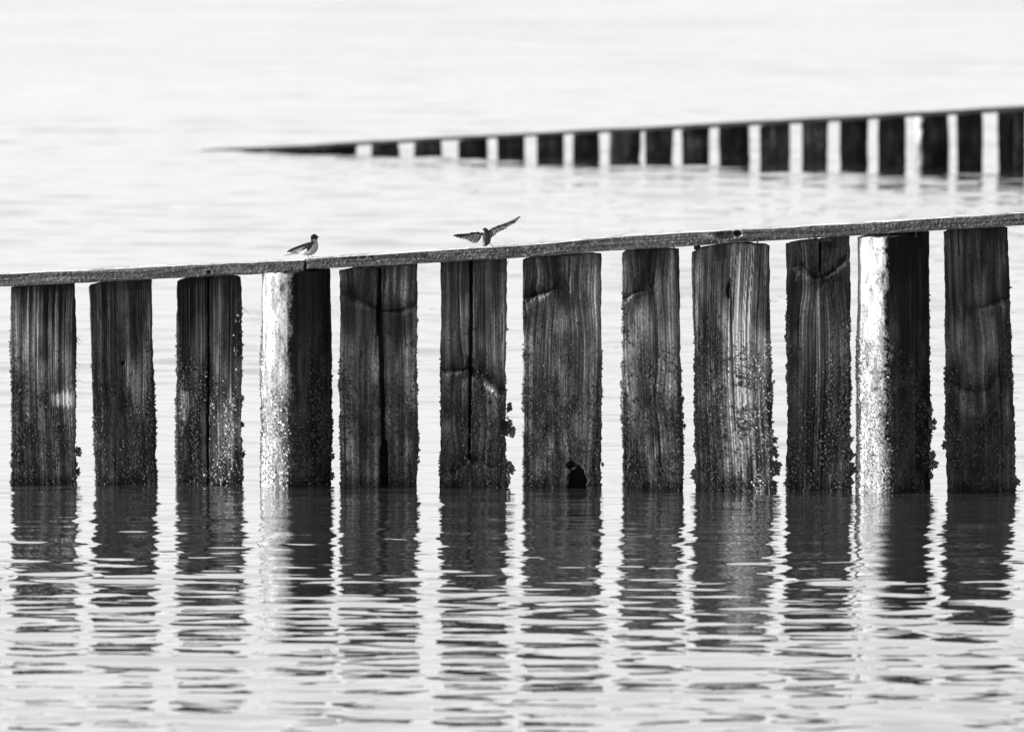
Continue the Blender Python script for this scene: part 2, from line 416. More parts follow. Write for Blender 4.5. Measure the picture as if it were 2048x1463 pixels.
    for k in range(1, rings+1):
        f_ = 1-k/rings; pp = c[0]+(S[:, 0]-c[0])*f_; qq = c[1]+(S[:, 1]-c[1])*f_
        sa = (sTL+sTR)/2 + hwt*(pp*math.cos(yaw)); 
        zt = ztop*f_ + ztop.mean()*(1-f_) + .010*(1-f_**2) + (vn(pp*9, qq*9, seed+1)-.5)*.014*(1-f_)
        capV.append(line.P(sa, hwt*qq - hwt*pp*math.sin(yaw)+off, zt)); capT.append(np.full(m, .03))
    V = np.concatenate([np.array(capV[::-1]), V], 0); Tn = np.concatenate([np.array(capT[::-1]), Tn], 0)
    rows = V.shape[0]
    I = np.arange(rows*m).reshape(rows, m); J = np.roll(I, -1, 1)
    F = np.stack([I[:-1], I[1:], J[1:], J[:-1]], -1).reshape(-1, 4)
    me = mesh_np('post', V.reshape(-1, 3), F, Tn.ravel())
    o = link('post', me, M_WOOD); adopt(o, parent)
    if sp.get('label'): o['label'] = sp['label']
    # data for growth on it
    o_info = dict(Vw=V[rings:], T=Tn[rings:], f=f, low=low, nx=nrm[:, 0], nq=nrm[:, 1], p=S[:, 0], Z=Zz, h=h)
    return o, o_info

def barnacles(line, info, sp, post, seed, count, clump_list):
    r = np.random.default_rng(seed+100)
    V = info['Vw']; rows, m, _ = V.shape
    wgt = info['low']**1.5*(info['Z'] > -.03)*(info['Z'] < 5)
    wgt = wgt*(.15 + (vn(info['p'][None, :]*4+0*info['Z'], info['Z']*9, seed) > .45)*1.0)
    wgt = wgt*(1+2.5*np.abs(info['p'][None, :])**4)*np.where(info['nq'][None, :] > -.3, 1, .15)
    wgt = wgt*np.where(info['h'] < -.02, 0, 1)
    pr = (wgt/wgt.sum()).ravel()
    ids = r.choice(rows*m, count, p=pr)
    g = Geo(); nV = []; nF = []; nT = []
    K = 6; an = np.arange(K)*2*math.pi/K
    for n_, i in enumerate(ids):
        a, b = divmod(i, m); P0 = V[a, b]
        nn = line.t*info['nx'][b] + line.n*info['nq'][b]; nn = nn/np.linalg.norm(nn)
        nn = nn + np.array([r.normal(0, .35), r.normal(0, .2), r.normal(0, .35)]); nn /= np.linalg.norm(nn)
        e1 = np.cross(nn, [0, 0, 1.0]); e1 /= np.linalg.norm(e1); e2 = np.cross(nn, e1)
        R0 = .0026+.0042*r.random()**2; H = R0*(.9+.9*r.random())
        cc, ss = np.cos(an+r.random()), np.sin(an)
        jit = 1+.25*r.normal(size=K)
        base = P0 - nn*.002 + (R0*jit*cc)[:, None]*e1 + (R0*jit*ss)[:, None]*e2
        top = P0 + nn*H + (R0*.5*cc)[:, None]*e1 + (R0*.5*ss)[:, None]*e2
        t = (info['bt'] if (not sp.get('round') and (not sp.get('bx') or sp['bx'][0] < info['p'][b]+.12*r.normal() < sp['bx'][1])) or (sp.get('round') and info['p'][b] < -.12+.03*r.normal()) else .035)*(.35+1.5*r.random()**2)  # shells on sunlit parts made paler: sun glints put into their tone
        Vv = np.concatenate([base, top, [P0+nn*H*.55]])
        nV.append(Vv); nT.append(np.concatenate([np.full(K, t*.7), np.full(K, t), [t*.25]]))
    if len(nV):
        n0 = 2*K+1
        q4 = np.array([[j, (j+1) % K, K+(j+1) % K, K+j] for j in range(K)]); q3 = np.array([[K+j, K+(j+1) % K, 2*K] for j in range(K)])
        offs = (np.arange(len(nV))*n0)[:, None, None]
        me = mesh_np('barnacle_crust', np.concatenate(nV), [(q4[None]+offs).reshape(-1, 4), (q3[None]+offs).reshape(-1, 3)], np.concatenate(nT))
        o = link('barnacle_crust', me, M_CRUST, smooth=False); adopt(o, post); o['kind'] = 'stuff'
    # clumps of mussels and larger shells
    for (x, y, rad) in clump_list:
        s0, z0 = line.sz(x, y); g = Geo(); rr = rad/400
        for k in range(int(16+rad*2)):
            c = np.array([s0, z0]) + r.normal(0, .36, 2)*rr*np.array([.8, 1.3])
            pos = line.P(c[0], info['cq'] + r.normal(0, .35)*rr, c[1])
            R0 = rr*(.2+.28*r.random()); ax = r.normal(size=3); ax /= np.linalg.norm(ax)
            e1 = np.cross(ax, [.3, .1, 1.0]); e1 /= np.linalg.norm(e1); e2 = np.cross(ax, e1)
            Vv = []
            for (hh, ra) in ((-1, .25), (-.5, .8), (.2, .85), (.8, .6), (1.1, .3)):
                for j in range(6):
                    th = j*math.pi/3; Vv.append(pos + ax*hh*R0*1.25 + R0*ra*(1+.2*r.normal())*(math.cos(th)*e1 + .65*math.sin(th)*e2))
            Ff = [[a*6+j, a*6+(j+1) % 6, (a+1)*6+(j+1) % 6, (a+1)*6+j] for a in range(4) for j in range(6)]
            b0 = g.n; t = .03+.08*r.random()**2; g.add(Vv, Ff, t)
            g.F.setdefault(6, []).append(np.array([[b0+j for j in range(6)], [b0+24+j for j in range(6)]]))
        o = link('shell_clump', g.mesh('shell_clump'), M_CRUST, smooth=False); adopt(o, post)
        o['kind'] = 'stuff'

def strands(line, post, items, name='splinter'):
    for it in items:
        pts = [line.P(*((lambda a: (a[0], it[2], a[1]))(line.sz(x, y)))) for x, y in it[0]]
        g = Geo(); n = len(pts); g.tube(pts, [it[1]*(1-.75*i/(n-1)) for i in range(n)], .03, 4)
        o = link(name, g.mesh(name), M_WOOD, smooth=False); adopt(o, post)

# ------------------------------------------------------------------ near groyne
FL = Line((0, 965.5), (2048, 986.0))
wy = lambda x: 965.5 + 20.5*x/2048
near = empty('timber_groyne', tuple(FL.P(2.5, -.1, 0)), 'near row of wide dark timber posts under a sloping rail where the two swallows sit', 'groyne', 'timber groynes running into the water')
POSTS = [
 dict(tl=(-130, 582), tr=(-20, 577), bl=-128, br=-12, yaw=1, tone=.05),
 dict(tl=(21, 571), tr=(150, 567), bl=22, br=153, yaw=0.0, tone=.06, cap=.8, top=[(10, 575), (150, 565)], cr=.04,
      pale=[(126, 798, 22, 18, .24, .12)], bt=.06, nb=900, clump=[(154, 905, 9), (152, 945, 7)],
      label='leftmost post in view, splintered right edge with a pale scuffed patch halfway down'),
 dict(tl=(177, 570), tr=(301, 562), bl=192, br=313, yaw=-2.0, tone=.045, cap=.6, top=[(177, 571), (195, 565), (215, 562), (301, 561)],
      holes=[(245, 726, 4, 4, .02)], knots=[(248, 812, 20)], bt=.05, nb=1100, clump=[],
      label='dark post leaning right at its foot, small nail hole in the middle of its face'),
 dict(tl=(352, 562), tr=(481, 554), bl=352, br=483, yaw=1.5, tone=.042, cap=.6, cr=.11, top=[(352, 563), (366, 558), (390, 555), (455, 552), (482, 554)],
      cracks=[([(417, 556), (417, 700), (415, 860), (416, 985)], [3, 4, 4.5, 3.5], .045)], bt=.30, bx=(.1, .85), nb=2600,
      pale=[(458, 860, 28, 75, .16, .16), (368, 810, 12, 40, .20, .10)], clump=[(483, 798, 5), (483, 850, 5), (484, 910, 6)],
      label='narrow-faced post split by one straight hairline crack, barnacles on its lower right'),
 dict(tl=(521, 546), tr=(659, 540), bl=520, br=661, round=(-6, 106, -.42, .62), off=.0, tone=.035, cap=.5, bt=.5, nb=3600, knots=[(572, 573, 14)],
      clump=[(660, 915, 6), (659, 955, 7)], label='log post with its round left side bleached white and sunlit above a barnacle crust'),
 dict(tl=(679, 541), tr=(835, 529), bl=679, br=835, yaw=-2.0, tone=.09, cap=.55, top=[(679, 541), (700, 538), (760, 535), (835, 528)],
      cracks=[([(759, 534), (757, 622), (762, 720), (766, 880)], [6, 10, 9, 8], .07), ([(768, 884), (767, 905), (767, 990)], [10, 17, 19], .09)],
      folds=[(697, 590, 754, 621, 6), (830, 610, 766, 621, 3)], knots=[(757, 624, 26)], bt=.06, nb=1300, clump=[(680, 868, 4), (836, 924, 4)],
      label='wide pale-grey post with a broad open split down the middle, gaping at the foot'),
 dict(tl=(879, 525), tr=(1013, 515), bl=878, br=1012, yaw=-1.0, tone=.045, cap=.5, cr=.07, top=[(879, 525), (1013, 514)],
      cracks=[([(942, 519), (941, 650), (940, 740), (938, 915)], [3.5, 7, 6, 4], .06)],
      folds=[(882, 741, 936, 738, 4), (946, 742, 1004, 790, 5), (880, 950, 935, 922, 6), (948, 920, 990, 936, 5), (998, 780, 960, 742, 4)],
      knots=[(940, 742, 18), (940, 925, 22)], bt=.05, nb=1500, clump=[(1017, 816, 8), (1020, 862, 13), (1016, 850, 9), (1017, 938, 13), (1014, 965, 10)],
      label='split post with crossed branch scars and lumpy shell clusters down its right edge'),
 dict(tl=(1044, 517), tr=(1204, 508), bl=1045, br=1203, yaw=-1.5, tone=.095, cap=.5, top=[(1044, 518), (1060, 513), (1150, 511), (1204, 508)],
      folds=[(1048, 612, 1112, 578, 6), (1048, 600, 1100, 584, 4)], knots=[(1128, 570, 30), (1160, 928, 24)],
      holes=[(1154, 968, 20, 34, .08), (1140, 930, 9, 8, .04)], bt=.06, nb=1400, clump=[(1204, 930, 4)], label='widest post, branch scar high on its left and a dark rot hole at the water'),
 dict(tl=(1243, 504), tr=(1357, 497), bl=1246, br=1365, yaw=-1.5, tone=.08, cap=.55, top=[(1243, 507), (1250, 502), (1300, 498), (1357, 497)],
      knots=[(1298, 800, 22), (1290, 570, 20)], folds=[(1244, 600, 1284, 580, 3)], bt=.05, nb=1600,
      clump=[(1242, 768, 5), (1364, 800, 5), (1366, 852, 6), (1243, 835, 5)], label='narrow post with pale arched scar near its top and dark growth over its lower half'),
 dict(tl=(1384, 500), tr=(1542, 488), bl=1389, br=1546, yaw=4.5, tone=.085, cap=.3, cr=.07, grain=2.0, top=[(1384, 504), (1396, 498), (1430, 491), (1480, 488), (1542, 489)],
      pale=[(1486, 790, 42, 200, .22, .06)], holes=[(1457, 580, 4, 16, .03)],
      cracks=[([(1461, 560), (1462, 640), (1466, 760), (1470, 860)], [1, 3, 3, 1], .02)], bt=.28, bx=(.45, .95), nb=4200,
      clump=[(1547, 765, 4), (1549, 905, 10), (1552, 935, 13), (1548, 880, 8), (1388, 950, 9), (1549, 970, 8)],
      label='deeply ridged wide post with sunlit grain and barnacles glinting along its right side'),
 dict(tl=(1572, 487), tr=(1699, 476), bl=1573, br=1700, yaw=0.5, tone=.04, cap=.4, cr=.03, top=[(1572, 488), (1590, 485), (1664, 484), (1667, 477), (1699, 475)],
      cracks=[([(1641, 482), (1640, 540)], [3, 3], .03)], knots=[(1640, 560, 26)], folds=[(1606, 534, 1638, 558, 5), (1690, 520, 1644, 556, 4)],
      bt=.10, nb=1800, clump=[(1702, 880, 6), (1703, 935, 12), (1696, 962, 12), (1690, 950, 9), (1572, 968, 6), (1704, 912, 8)],
      label='post with a notched step at its top right and shells massed at the right of its foot'),
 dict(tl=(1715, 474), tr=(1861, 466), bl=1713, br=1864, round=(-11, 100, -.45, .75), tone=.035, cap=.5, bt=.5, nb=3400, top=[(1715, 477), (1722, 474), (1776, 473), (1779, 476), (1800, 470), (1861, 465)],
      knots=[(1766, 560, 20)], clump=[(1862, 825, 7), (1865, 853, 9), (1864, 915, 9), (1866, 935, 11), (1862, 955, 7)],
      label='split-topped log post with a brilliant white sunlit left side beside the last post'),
 dict(tl=(1887, 462), tr=(2016, 455), bl=1893, br=2031, yaw=-2.5, tone=.04, cap=.55, cr=.05, top=[(1887, 463), (1900, 459), (2016, 455)],
      folds=[(2012, 598, 1962, 616, 5), (1898, 762, 1942, 784, 7), (1990, 756, 1974, 782, 5)],
      knots=[(1957, 778, 24), (1950, 616, 20)], bt=.06, nb=1200, clump=[(1890, 892, 8), (1913, 888, 6), (2033, 965, 10), (1984, 968, 9), (2028, 940, 6), (1998, 890, 4)],
      label='rightmost post in view, flaring towards its foot with two wing-shaped knots'),
 dict(tl=(2075, 454), tr=(2200, 448), bl=2078, br=2206, yaw=0, tone=.05),
]
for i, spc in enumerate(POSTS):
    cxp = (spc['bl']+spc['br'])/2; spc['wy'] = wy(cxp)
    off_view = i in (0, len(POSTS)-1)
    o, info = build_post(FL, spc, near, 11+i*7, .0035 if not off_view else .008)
    info['bt'] = max(.028, spc.get('bt', .05)*(.5 if spc.get('bt', .05) < .15 else 1)); info['cq'] = -.04 if not spc.get('round') else -.10
    if not off_view:
        barnacles(FL, info, spc, o, 11+i*7, spc.get('nb', 900), spc.get('clump', []))
    if i == 1:
        strands(FL, o, [([(150, 672), (157, 678), (162, 684)], .0022, -.01), ([(150, 676), (155, 686), (160, 690)], .0018, -.01), ([(149, 668), (153, 680), (155, 686)], .0035, -.01),
                        ([(150, 724), (155, 729), (160, 734)], .0008, -.02), ([(150, 742), (154, 748), (155, 756)], .0008, -.02), ([(150, 762), (158, 760), (167, 765)], .0014, -.02),
                        ([(26, 700), (25, 745), (24, 765)], .003, -.02)])
    if i == 3:
        strands(FL, o, [([(482, 612), (492, 622), (503, 634)], .0010, -.02), ([(482, 618), (490, 624), (498, 630)], .0007, -.02)])
    if i == 4:
        strands(FL, o, [([(521, 590), (518, 596), (517, 606)], .0008, -.1), ([(522, 548), (523, 580), (524, 616)], .0016, -.09)])
    if i == 6:
        strands(FL, o, [([(1012, 532), (1016, 524), (1018, 516)], .0013, -.02), ([(1012, 520), (1015, 526)], .001, -.02)])
    if i == 2:
        strands(FL, o, [([(301, 560), (306, 563), (311, 566)], .0007, -.02), ([(301, 563), (304, 568), (306, 573)], .0007, -.02)])
    if i == 11:
        strands(FL, o, [([(1776, 660), (1779, 650), (1780, 640)], .0022, .085), ([(1773, 662), (1778, 658), (1783, 654)], .0026, .085)])

# ---- rail boards: (bottom polyline px, top polyline px)
def build_rail(line, xa, xb, bot, top, parent, seed, qf=.015, depth=.125, res=.004, label=None, knots=(), name='rail', face=.062, topt=.45, splits=()):
    s0 = line.sz(xa, 500, qf)[0]; s1 = line.sz(xb, 500, qf)[0]
    n = int((s1-s0)/res); s = np.linspace(s0, s1, n)
    bs = np.array([line.sz(a, b, qf) for a, b in bot]); ts = np.array([line.sz(a, b, qf) for a, b in top])
    zb = np.interp(s, bs[:, 0], bs[:, 1]); ztp = np.interp(s, ts[:, 0], ts[:, 1])
    th = float(np.mean(ztp-zb))
    nf = max(6, int(th/res)); nt_ = max(6, int(depth/res/1.5)); prof = []
    for j in range(nf+1): prof.append((0, j/nf, 'f'))
    for j in range(1, nt_+1): prof.append((-j/nt_, 1, 't'))
    for j in range(1, 5): prof.append((-1, 1-j/4, 'k'))
    for j in range(1, 8): prof.append((-1+j/8, 0, 'b'))
    Q = np.array([p_[0] for p_ in prof])*depth; v = np.array([p_[1] for p_ in prof]); kind = [p_[2] for p_ in prof]
    S2, V2 = np.meshgrid(s, v, indexing='ij'); Q2 = np.broadcast_to(Q[None, :], S2.shape)
    Z2 = zb[:, None] + (ztp-zb)[:, None]*V2
    isf = np.array([k == 'f' for k in kind])[None, :]*1.0; ist = np.array([k == 't' for k in kind])[None, :]*1.0
    isb = np.array([k == 'b' for k in kind])[None, :]*1.0
    zl = V2*th
    gcoord = zl + (vn(S2*2.2, zl*4, seed)-.5)*.05 + (vn(S2*7, zl*14, seed+1)-.5)*.014
    tone_k = np.ones_like(S2); hk = np.zeros_like(S2)
    for kn in knots:
        a, b = line.sz(kn[0], kn[1], qf); rr = kn[2]/400
        d = np.sqrt(((S2-a)/(rr*kn[3]))**2 + ((Z2-b)/rr)**2)
        gcoord = gcoord + (Z2-b)*.9*np.exp(-d**2*.4)
        e = sstep(1.1, .8, d)*isf; hk -= kn[4]*e; tone_k *= 1-.75*e
        hk += .004*np.exp(-((d-1.4)/.35)**2)*isf; tone_k *= 1+.5*np.exp(-((d-1.4)/.3)**2)*isf
    rid = vn(gcoord*170, S2*3.0, seed+2); rid2 = vn(gcoord*330, S2*9, seed+3)
    ro = fbm(S2*120, zl*140, seed+4, 3)-.5
    hf = .0042*(rid-.5)+.002*(rid2-.5)+.0058*ro*(.4+1.2*vn(S2*5, zl*20, seed+5))
    edge_in = np.exp(-((V2-1)*th/.006)**2) + np.exp(-(V2*th/.006)**2)
    rid_t = vn(Q2*140+vn(S2*3, Q2*9, seed)*4, S2*3, seed+6)
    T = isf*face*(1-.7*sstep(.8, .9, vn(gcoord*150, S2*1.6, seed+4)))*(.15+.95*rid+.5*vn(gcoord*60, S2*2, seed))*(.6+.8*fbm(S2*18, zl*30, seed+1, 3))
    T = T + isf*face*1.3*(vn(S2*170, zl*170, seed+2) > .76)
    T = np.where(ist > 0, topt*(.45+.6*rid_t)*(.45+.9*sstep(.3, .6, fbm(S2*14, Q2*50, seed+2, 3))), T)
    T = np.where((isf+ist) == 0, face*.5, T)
    hz = ist*(.004*(rid_t-.5)+.004*(fbm(S2*40, Q2*60, seed+3, 3)-.5))
    for (a, b, y0, wd) in splits:                        # long slivers lifted off the top front edge
        sa = line.sz(a, y0, qf)[0]; sb = line.sz(b, y0, qf)[0]
        t_ = (S2-sa)/(sb-sa); ins = (t_ > 0)*(t_ < 1)
        prof_ = np.sin(np.clip(t_, 0, 1)*math.pi)**.4*ins
        e = prof_*np.exp(-((1-V2)*th/(wd/400))**2)*isf + prof_*ist*np.exp(-((Q2+.0)/(wd/400))**2)
        e = e*(vn(S2*40, V2*3, seed) > .3)
        hf = hf - .010*e; hz = hz - .006*e*ist; T = T*(1-.8*np.clip(e, 0, 1))
    hf = hf + hk; T = T*tone_k
    Z3 = Z2 + hz + (vn(S2*1.7, S2*0, seed)-.5)*.010 + (vn(S2*11, V2*0+Q2*3, seed+5)-.5)*.003 + isb*0
    Z3 = Z3 - .004*edge_in*isf*0
    V = line.P(S2, Q2+qf+isf*hf - isf*.004*(edge_in > .5)*rid, Z3)
    rows, m = S2.shape; I = np.arange(rows*m).reshape(rows, m); J = np.roll(I, -1, 1)
    F = [np.stack([I[:-1], I[1:], J[1:], J[:-1]], -1).reshape(-1, 4)]
    VV = [V.reshape(-1, 3)]; TT = [T.ravel()]; nn = rows*m
    for r_ in (0, rows-1):
        VV.append(V[r_].mean(0)[None]); TT.append([face*.6])
        F.append(np.array([[I[r_, j], I[r_, (j+1) % m], nn] for j in range(m)])); nn += 1
    tris = [np.concatenate(F[1:])]
    o = link(name, mesh_np(name, np.concatenate(VV), [F[0]]+tris, np.concatenate(TT)), M_RAIL); adopt(o, parent)
    if label: o['label'] = label
    return o
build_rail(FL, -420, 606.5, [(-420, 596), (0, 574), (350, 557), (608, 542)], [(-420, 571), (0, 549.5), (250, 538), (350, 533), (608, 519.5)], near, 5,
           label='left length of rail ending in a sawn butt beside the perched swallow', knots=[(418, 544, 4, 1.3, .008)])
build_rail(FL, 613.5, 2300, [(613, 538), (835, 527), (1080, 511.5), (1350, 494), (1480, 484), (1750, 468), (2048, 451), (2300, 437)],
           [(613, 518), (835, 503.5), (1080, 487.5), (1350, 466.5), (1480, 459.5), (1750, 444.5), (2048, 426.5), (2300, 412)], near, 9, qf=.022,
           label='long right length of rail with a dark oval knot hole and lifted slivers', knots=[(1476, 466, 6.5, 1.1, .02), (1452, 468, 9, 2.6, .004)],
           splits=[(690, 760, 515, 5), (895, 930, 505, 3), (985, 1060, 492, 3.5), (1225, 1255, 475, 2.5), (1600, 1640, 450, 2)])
for (x, y0, y1) in ((1433, 487, 495), (1514, 481, 492), (1618, 474, 486), (1671, 471, 483), (1766, 466, 476), (1831, 462, 470), (1396, 489, 500), (1347, 492, 500)):
    g = Geo(); a = FL.sz(x, y0-8, -.03); b = FL.sz(x+1.5, y1+6, -.03)
    g.tube([FL.P(a[0], -.03, a[1]), FL.P(b[0], -.03, b[1])], .0035, .03, 6)
    o = link('nail', g.mesh('nail'), M_NAIL, smooth=False); adopt(o, near)
# packing blocks between rail and posts; last one added to darken the board joint
for (x0, x1, y0, y1) in ((1735, 1757, 464, 475), (1388, 1401, 490, 499), (600, 620, 523, 539)):
    g = Geo(); a = FL.sz(x0, y0, -.03); b = FL.sz(x1, y1, -.03); zz = sorted((a[1], b[1]))
    pts = [FL.P(s_, q_, z_) for z_ in zz for (s_, q_) in ((a[0], -.02), (b[0], -.025), (b[0]-.006, -.09), (a[0]+.004, -.085))]
    g.add(pts, [[0, 1, 2, 3], [4, 5, 6, 7], [0, 1, 5, 4], [1, 2, 6, 5], [2, 3, 7, 6], [3, 0, 4, 7]], .035)
    o = link('packing_gap_block', g.mesh('packing_gap_block'), M_WOOD, smooth=False); adopt(o, near)

# ------------------------------------------------------------------ far groyne
BL = Line((728, 309), (1850, 335.5))
wyb = lambda x: 309 + 26.5*(x-728)/1122
far = empty('timber_groyne', tuple(BL.P(3, -.1, 0)), 'distant out of focus row of timber posts sinking into the water at its left end', 'groyne', 'timber groynes running into the water')
railb = [(395, 308), (600, 298.5), (728, 290.5), (900, 281), (1060, 272.5), (1207, 266), (1352, 259.5), (1510, 251.5), (1666, 243), (1820, 234.5), (2048, 222.5), (2400, 202)]
railt = [(395, 300.5), (450, 297.7), (600, 291), (728, 283), (1020, 268), (1350, 251), (1745, 230), (2048, 212), (2400, 191)]
fb = lambda x: float(np.interp(x, [a for a, _ in railb], [b for _, b in railb]))
spans = [(535, 618), (621, 709), (743, 796), (828, 882), (916, 974), (993, 1049), (1071, 1126), (1145, 1198), (1217, 1273), (1290, 1344), (1362, 1419), (1438, 1498),
         (1520, 1580), (1601, 1655), (1678, 1736), (1755, 1812), (1829, 1892), (1911, 1966), (1995, 2052), (2074, 2130)]
fr_ = random.Random(4)
for i, (a, b) in enumerate(spans):
    rd = None
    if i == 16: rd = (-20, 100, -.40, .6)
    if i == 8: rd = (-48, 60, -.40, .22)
    ta = fb(a)+.5; tb = fb(b)+.5
    spc = dict(tl=(a+fr_.uniform(-1, 1), ta), tr=(b+fr_.uniform(-1, 1), tb), bl=a+fr_.uniform(-1.5, 1.5), br=b+fr_.uniform(-1.5, 1.5), wy=wyb((a+b)/2),
               yaw=-fr_.uniform(25, 31) if not rd else -8, wk=.925 if not rd else 1, tone=fr_.uniform(.010, .036), cap=.4, bt=.05)
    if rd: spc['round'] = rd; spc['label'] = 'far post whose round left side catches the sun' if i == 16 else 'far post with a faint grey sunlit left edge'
    if i == 18: spc['cracks'] = [([(2024, 240), (2024, 330)], [14, 14], .06)]
    if i == 13: spc['cracks'] = [([(1625, 252), (1625, 325)], [10, 10], .05)]
    # pixel sized features are stated for the near groyne; scale is close enough for splits
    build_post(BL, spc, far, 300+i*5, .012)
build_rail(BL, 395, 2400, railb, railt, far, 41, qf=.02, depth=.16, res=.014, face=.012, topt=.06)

# ------------------------------------------------------------------ swallows
def loft(name, line, stations, mat, parent, k=20, tone_fn=None, depth=0.0):
    """continuous body: stations are (x, y, radius px, side radius px, tone front, tone back); path lies in the rail plane"""
    st = np.array([s_[:2] for s_ in stations], float)
    n = 0; V = []; T = []
    # densify with a smooth interpolation
    tt = np.arange(len(stations)); td = np.linspace(0, len(stations)-1, (len(stations)-1)*5+1)
    A = np.array([list(s_) for s_ in stations], float)
    def cr(col):
        y = A[:, col]; out = []
        for t in td:
            i = min(int(t), len(y)-2); f_ = t-i
            p0 = y[max(i-1, 0)]; p1 = y[i]; p2 = y[i+1]; p3 = y[min(i+2, len(y)-1)]
            out.append(.5*((2*p1)+(-p0+p2)*f_+(2*p0-5*p1+4*p2-p3)*f_**2+(-p0+3*p1-3*p2+p3)*f_**3))
        return np.array(out)
    x, y, ra, rb, dq = cr(0), cr(1), np.maximum(cr(2), .3), np.maximum(cr(3), .3), cr(4)
    m = len(x)
    for i in range(m):
        s0, z0 = line.sz(x[i], y[i], depth); 
        a, b = max(i-1, 0), min(i+1, m-1)
        sa, za = line.sz(x[a], y[a], depth); sb, zb = line.sz(x[b], y[b], depth)
        d = np.array([sb-sa, zb-za]); d /= np.linalg.norm(d)+1e-9; nn = np.array([-d[1], d[0]])
        for j in range(k):
            th = 2*math.pi*j/k
            V.append(line.P(s0+nn[0]*math.cos(th)*ra[i]/400, depth+dq[i]/400+math.sin(th)*rb[i]/400, z0+nn[1]*math.cos(th)*ra[i]/400))
            T.append(tone_fn(x[i], y[i], math.cos(th), math.sin(th), i/(m-1)) if tone_fn else .1)
    F = [[i*k+j, i*k+(j+1) % k, (i+1)*k+(j+1) % k, (i+1)*k+j] for i in range(m-1) for j in range(k)]
    V.append(np.mean(V[:k], 0)); V.append(np.mean(V[(m-1)*k:m*k], 0)); T += [T[0], T[(m-1)*k]]
    c0 = m*k; tri = [[j, (j+1) % k, c0] for j in range(k)] + [[(m-1)*k+j, (m-1)*k+(j+1) % k, c0+1] for j in range(k)]
    o = link(name, mesh_np(name, np.array(V), [np.array(F), np.array(tri)], np.array(T)), mat); adopt(o, parent)
    return o
def Zm(ox, oy):
    return lambda x, y: (ox + x/10.24, oy + y/10.24)
def feather_fan(name, line, feathers, mat, parent, q0=0.0, dq=.0006, tk=.0006, sweep=None):
    """each feather: root, tip, width px at mid, tone, bend px; slim closed blades that overlap"""
    g = Geo()
    for n_, (r0, t0, wd, tone, bend) in enumerate(feathers):
        r0 = np.array(r0, float); t0 = np.array(t0, float); d = t0-r0; L_ = np.linalg.norm(d); d /= L_; nn = np.array([-d[1], d[0]])
        N_ = 9; Vv = []; tn = []
        for i in range(N_):
            f_ = i/(N_-1); c = r0 + d*L_*f_ + nn*bend*math.sin(f_*math.pi/1.0)*1.0
            hw = wd/2*(.55+.6*f_**.7)*(1 if f_ < .72 else math.sqrt(max(0.02, 1-((f_-.72)/.285)**2)))
            q = q0 + dq*n_ + (sweep[1]*abs(c[0]-sweep[0])/400 if sweep else 0)      # wings reach forward
            for (e, qq, tt) in ((-1, 0, 1.25), (-.12, tk*2.2, .9), (0, tk*3.4, .5), (.12, tk*2.2, .8), (1, 0, .62), (0, -tk, .8)):
                s_, z_ = line.sz(*(c+nn*hw*e), q); Vv.append(line.P(s_, q+qq, z_)); tn.append(tone*tt)
        F = [[i*6+j, i*6+(j+1) % 6, (i+1)*6+(j+1) % 6, (i+1)*6+j] for i in range(N_-1) for j in range(6)]
        b0 = g.n; g.add(Vv, F, np.array(tn))
        g.F.setdefault(6, []).append(np.array([[b0+j for j in range(6)], [b0+(N_-1)*6+j for j in range(6)]]))
    o = link(name, g.mesh(name), mat, smooth=True); adopt(o, parent); return o
def ball(name, line, x, y, q, r, tone, mat, parent, flat=1):
    g = Geo(); s0, z0 = line.sz(x, y, q); V = []; rr = r/400
    for i in range(1, 6):
        a = math.pi*i/6
        for j in range(8):
            b = 2*math.pi*j/8; V.append(line.P(s0+rr*math.sin(a)*math.cos(b), q+rr*flat*math.sin(a)*math.sin(b), z0+rr*math.cos(a)))
    V.append(line.P(s0, q, z0+rr)); V.append(line.P(s0, q, z0-rr))
    g.add(V[:], [[i*8+j, i*8+(j+1) % 8, (i+1)*8+(j+1) % 8, (i+1)*8+j] for i in range(4) for j in range(8)], tone)
    g.F.setdefault(3, []).append(np.array([[j, (j+1) % 8, 40] for j in range(8)]+[[32+j, 32+(j+1) % 8, 41] for j in range(8)]))
    o = link(name, g.mesh(name), mat); adopt(o, parent); return o

BQ = -.045                                        # swallows stand on the middle of the rail top
def rail_top_z(x):                                 # height of the rail's top at photo column x
    tx = [-420, 0, 350, 608, 613, 835, 1080, 1350, 1480, 1750, 2048]; ty = [571, 549.5, 533, 519.5, 518, 503.5, 487.5, 466.5, 459.5, 444.5, 426.5]
    return FL.sz(x, float(np.interp(x, tx, ty)), .02)
# --- perched swallow
b1 = empty('perched_swallow', tuple(FL.P(rail_top_z(622)[0], BQ, rail_top_z(622)[1])), 'swallow with dark cap and folded wings standing on the rail by the joint', 'bird', 'swallows on the rail')
Z1 = Zm(540, 431.5)
def zs(L_): return [(*Z1(a, b), c/10.24, d/10.24, e/10.24) for a, b, c, d, e in L_]
def tone1(x, y, ct, st, f_):
    X_, Y_ = (x-540)*10.24, (y-431.5)*10.24
    # ct>0 : towards the back / crown side
    if Y_ < 470 : return .007
    if Y_ < 560: return .009 if ct < -.3 else .17
    back = ct < -.2
    if back: return .015 if f_ < .7 else .3
    return .19 + .3*max(0, f_-.62)/.38
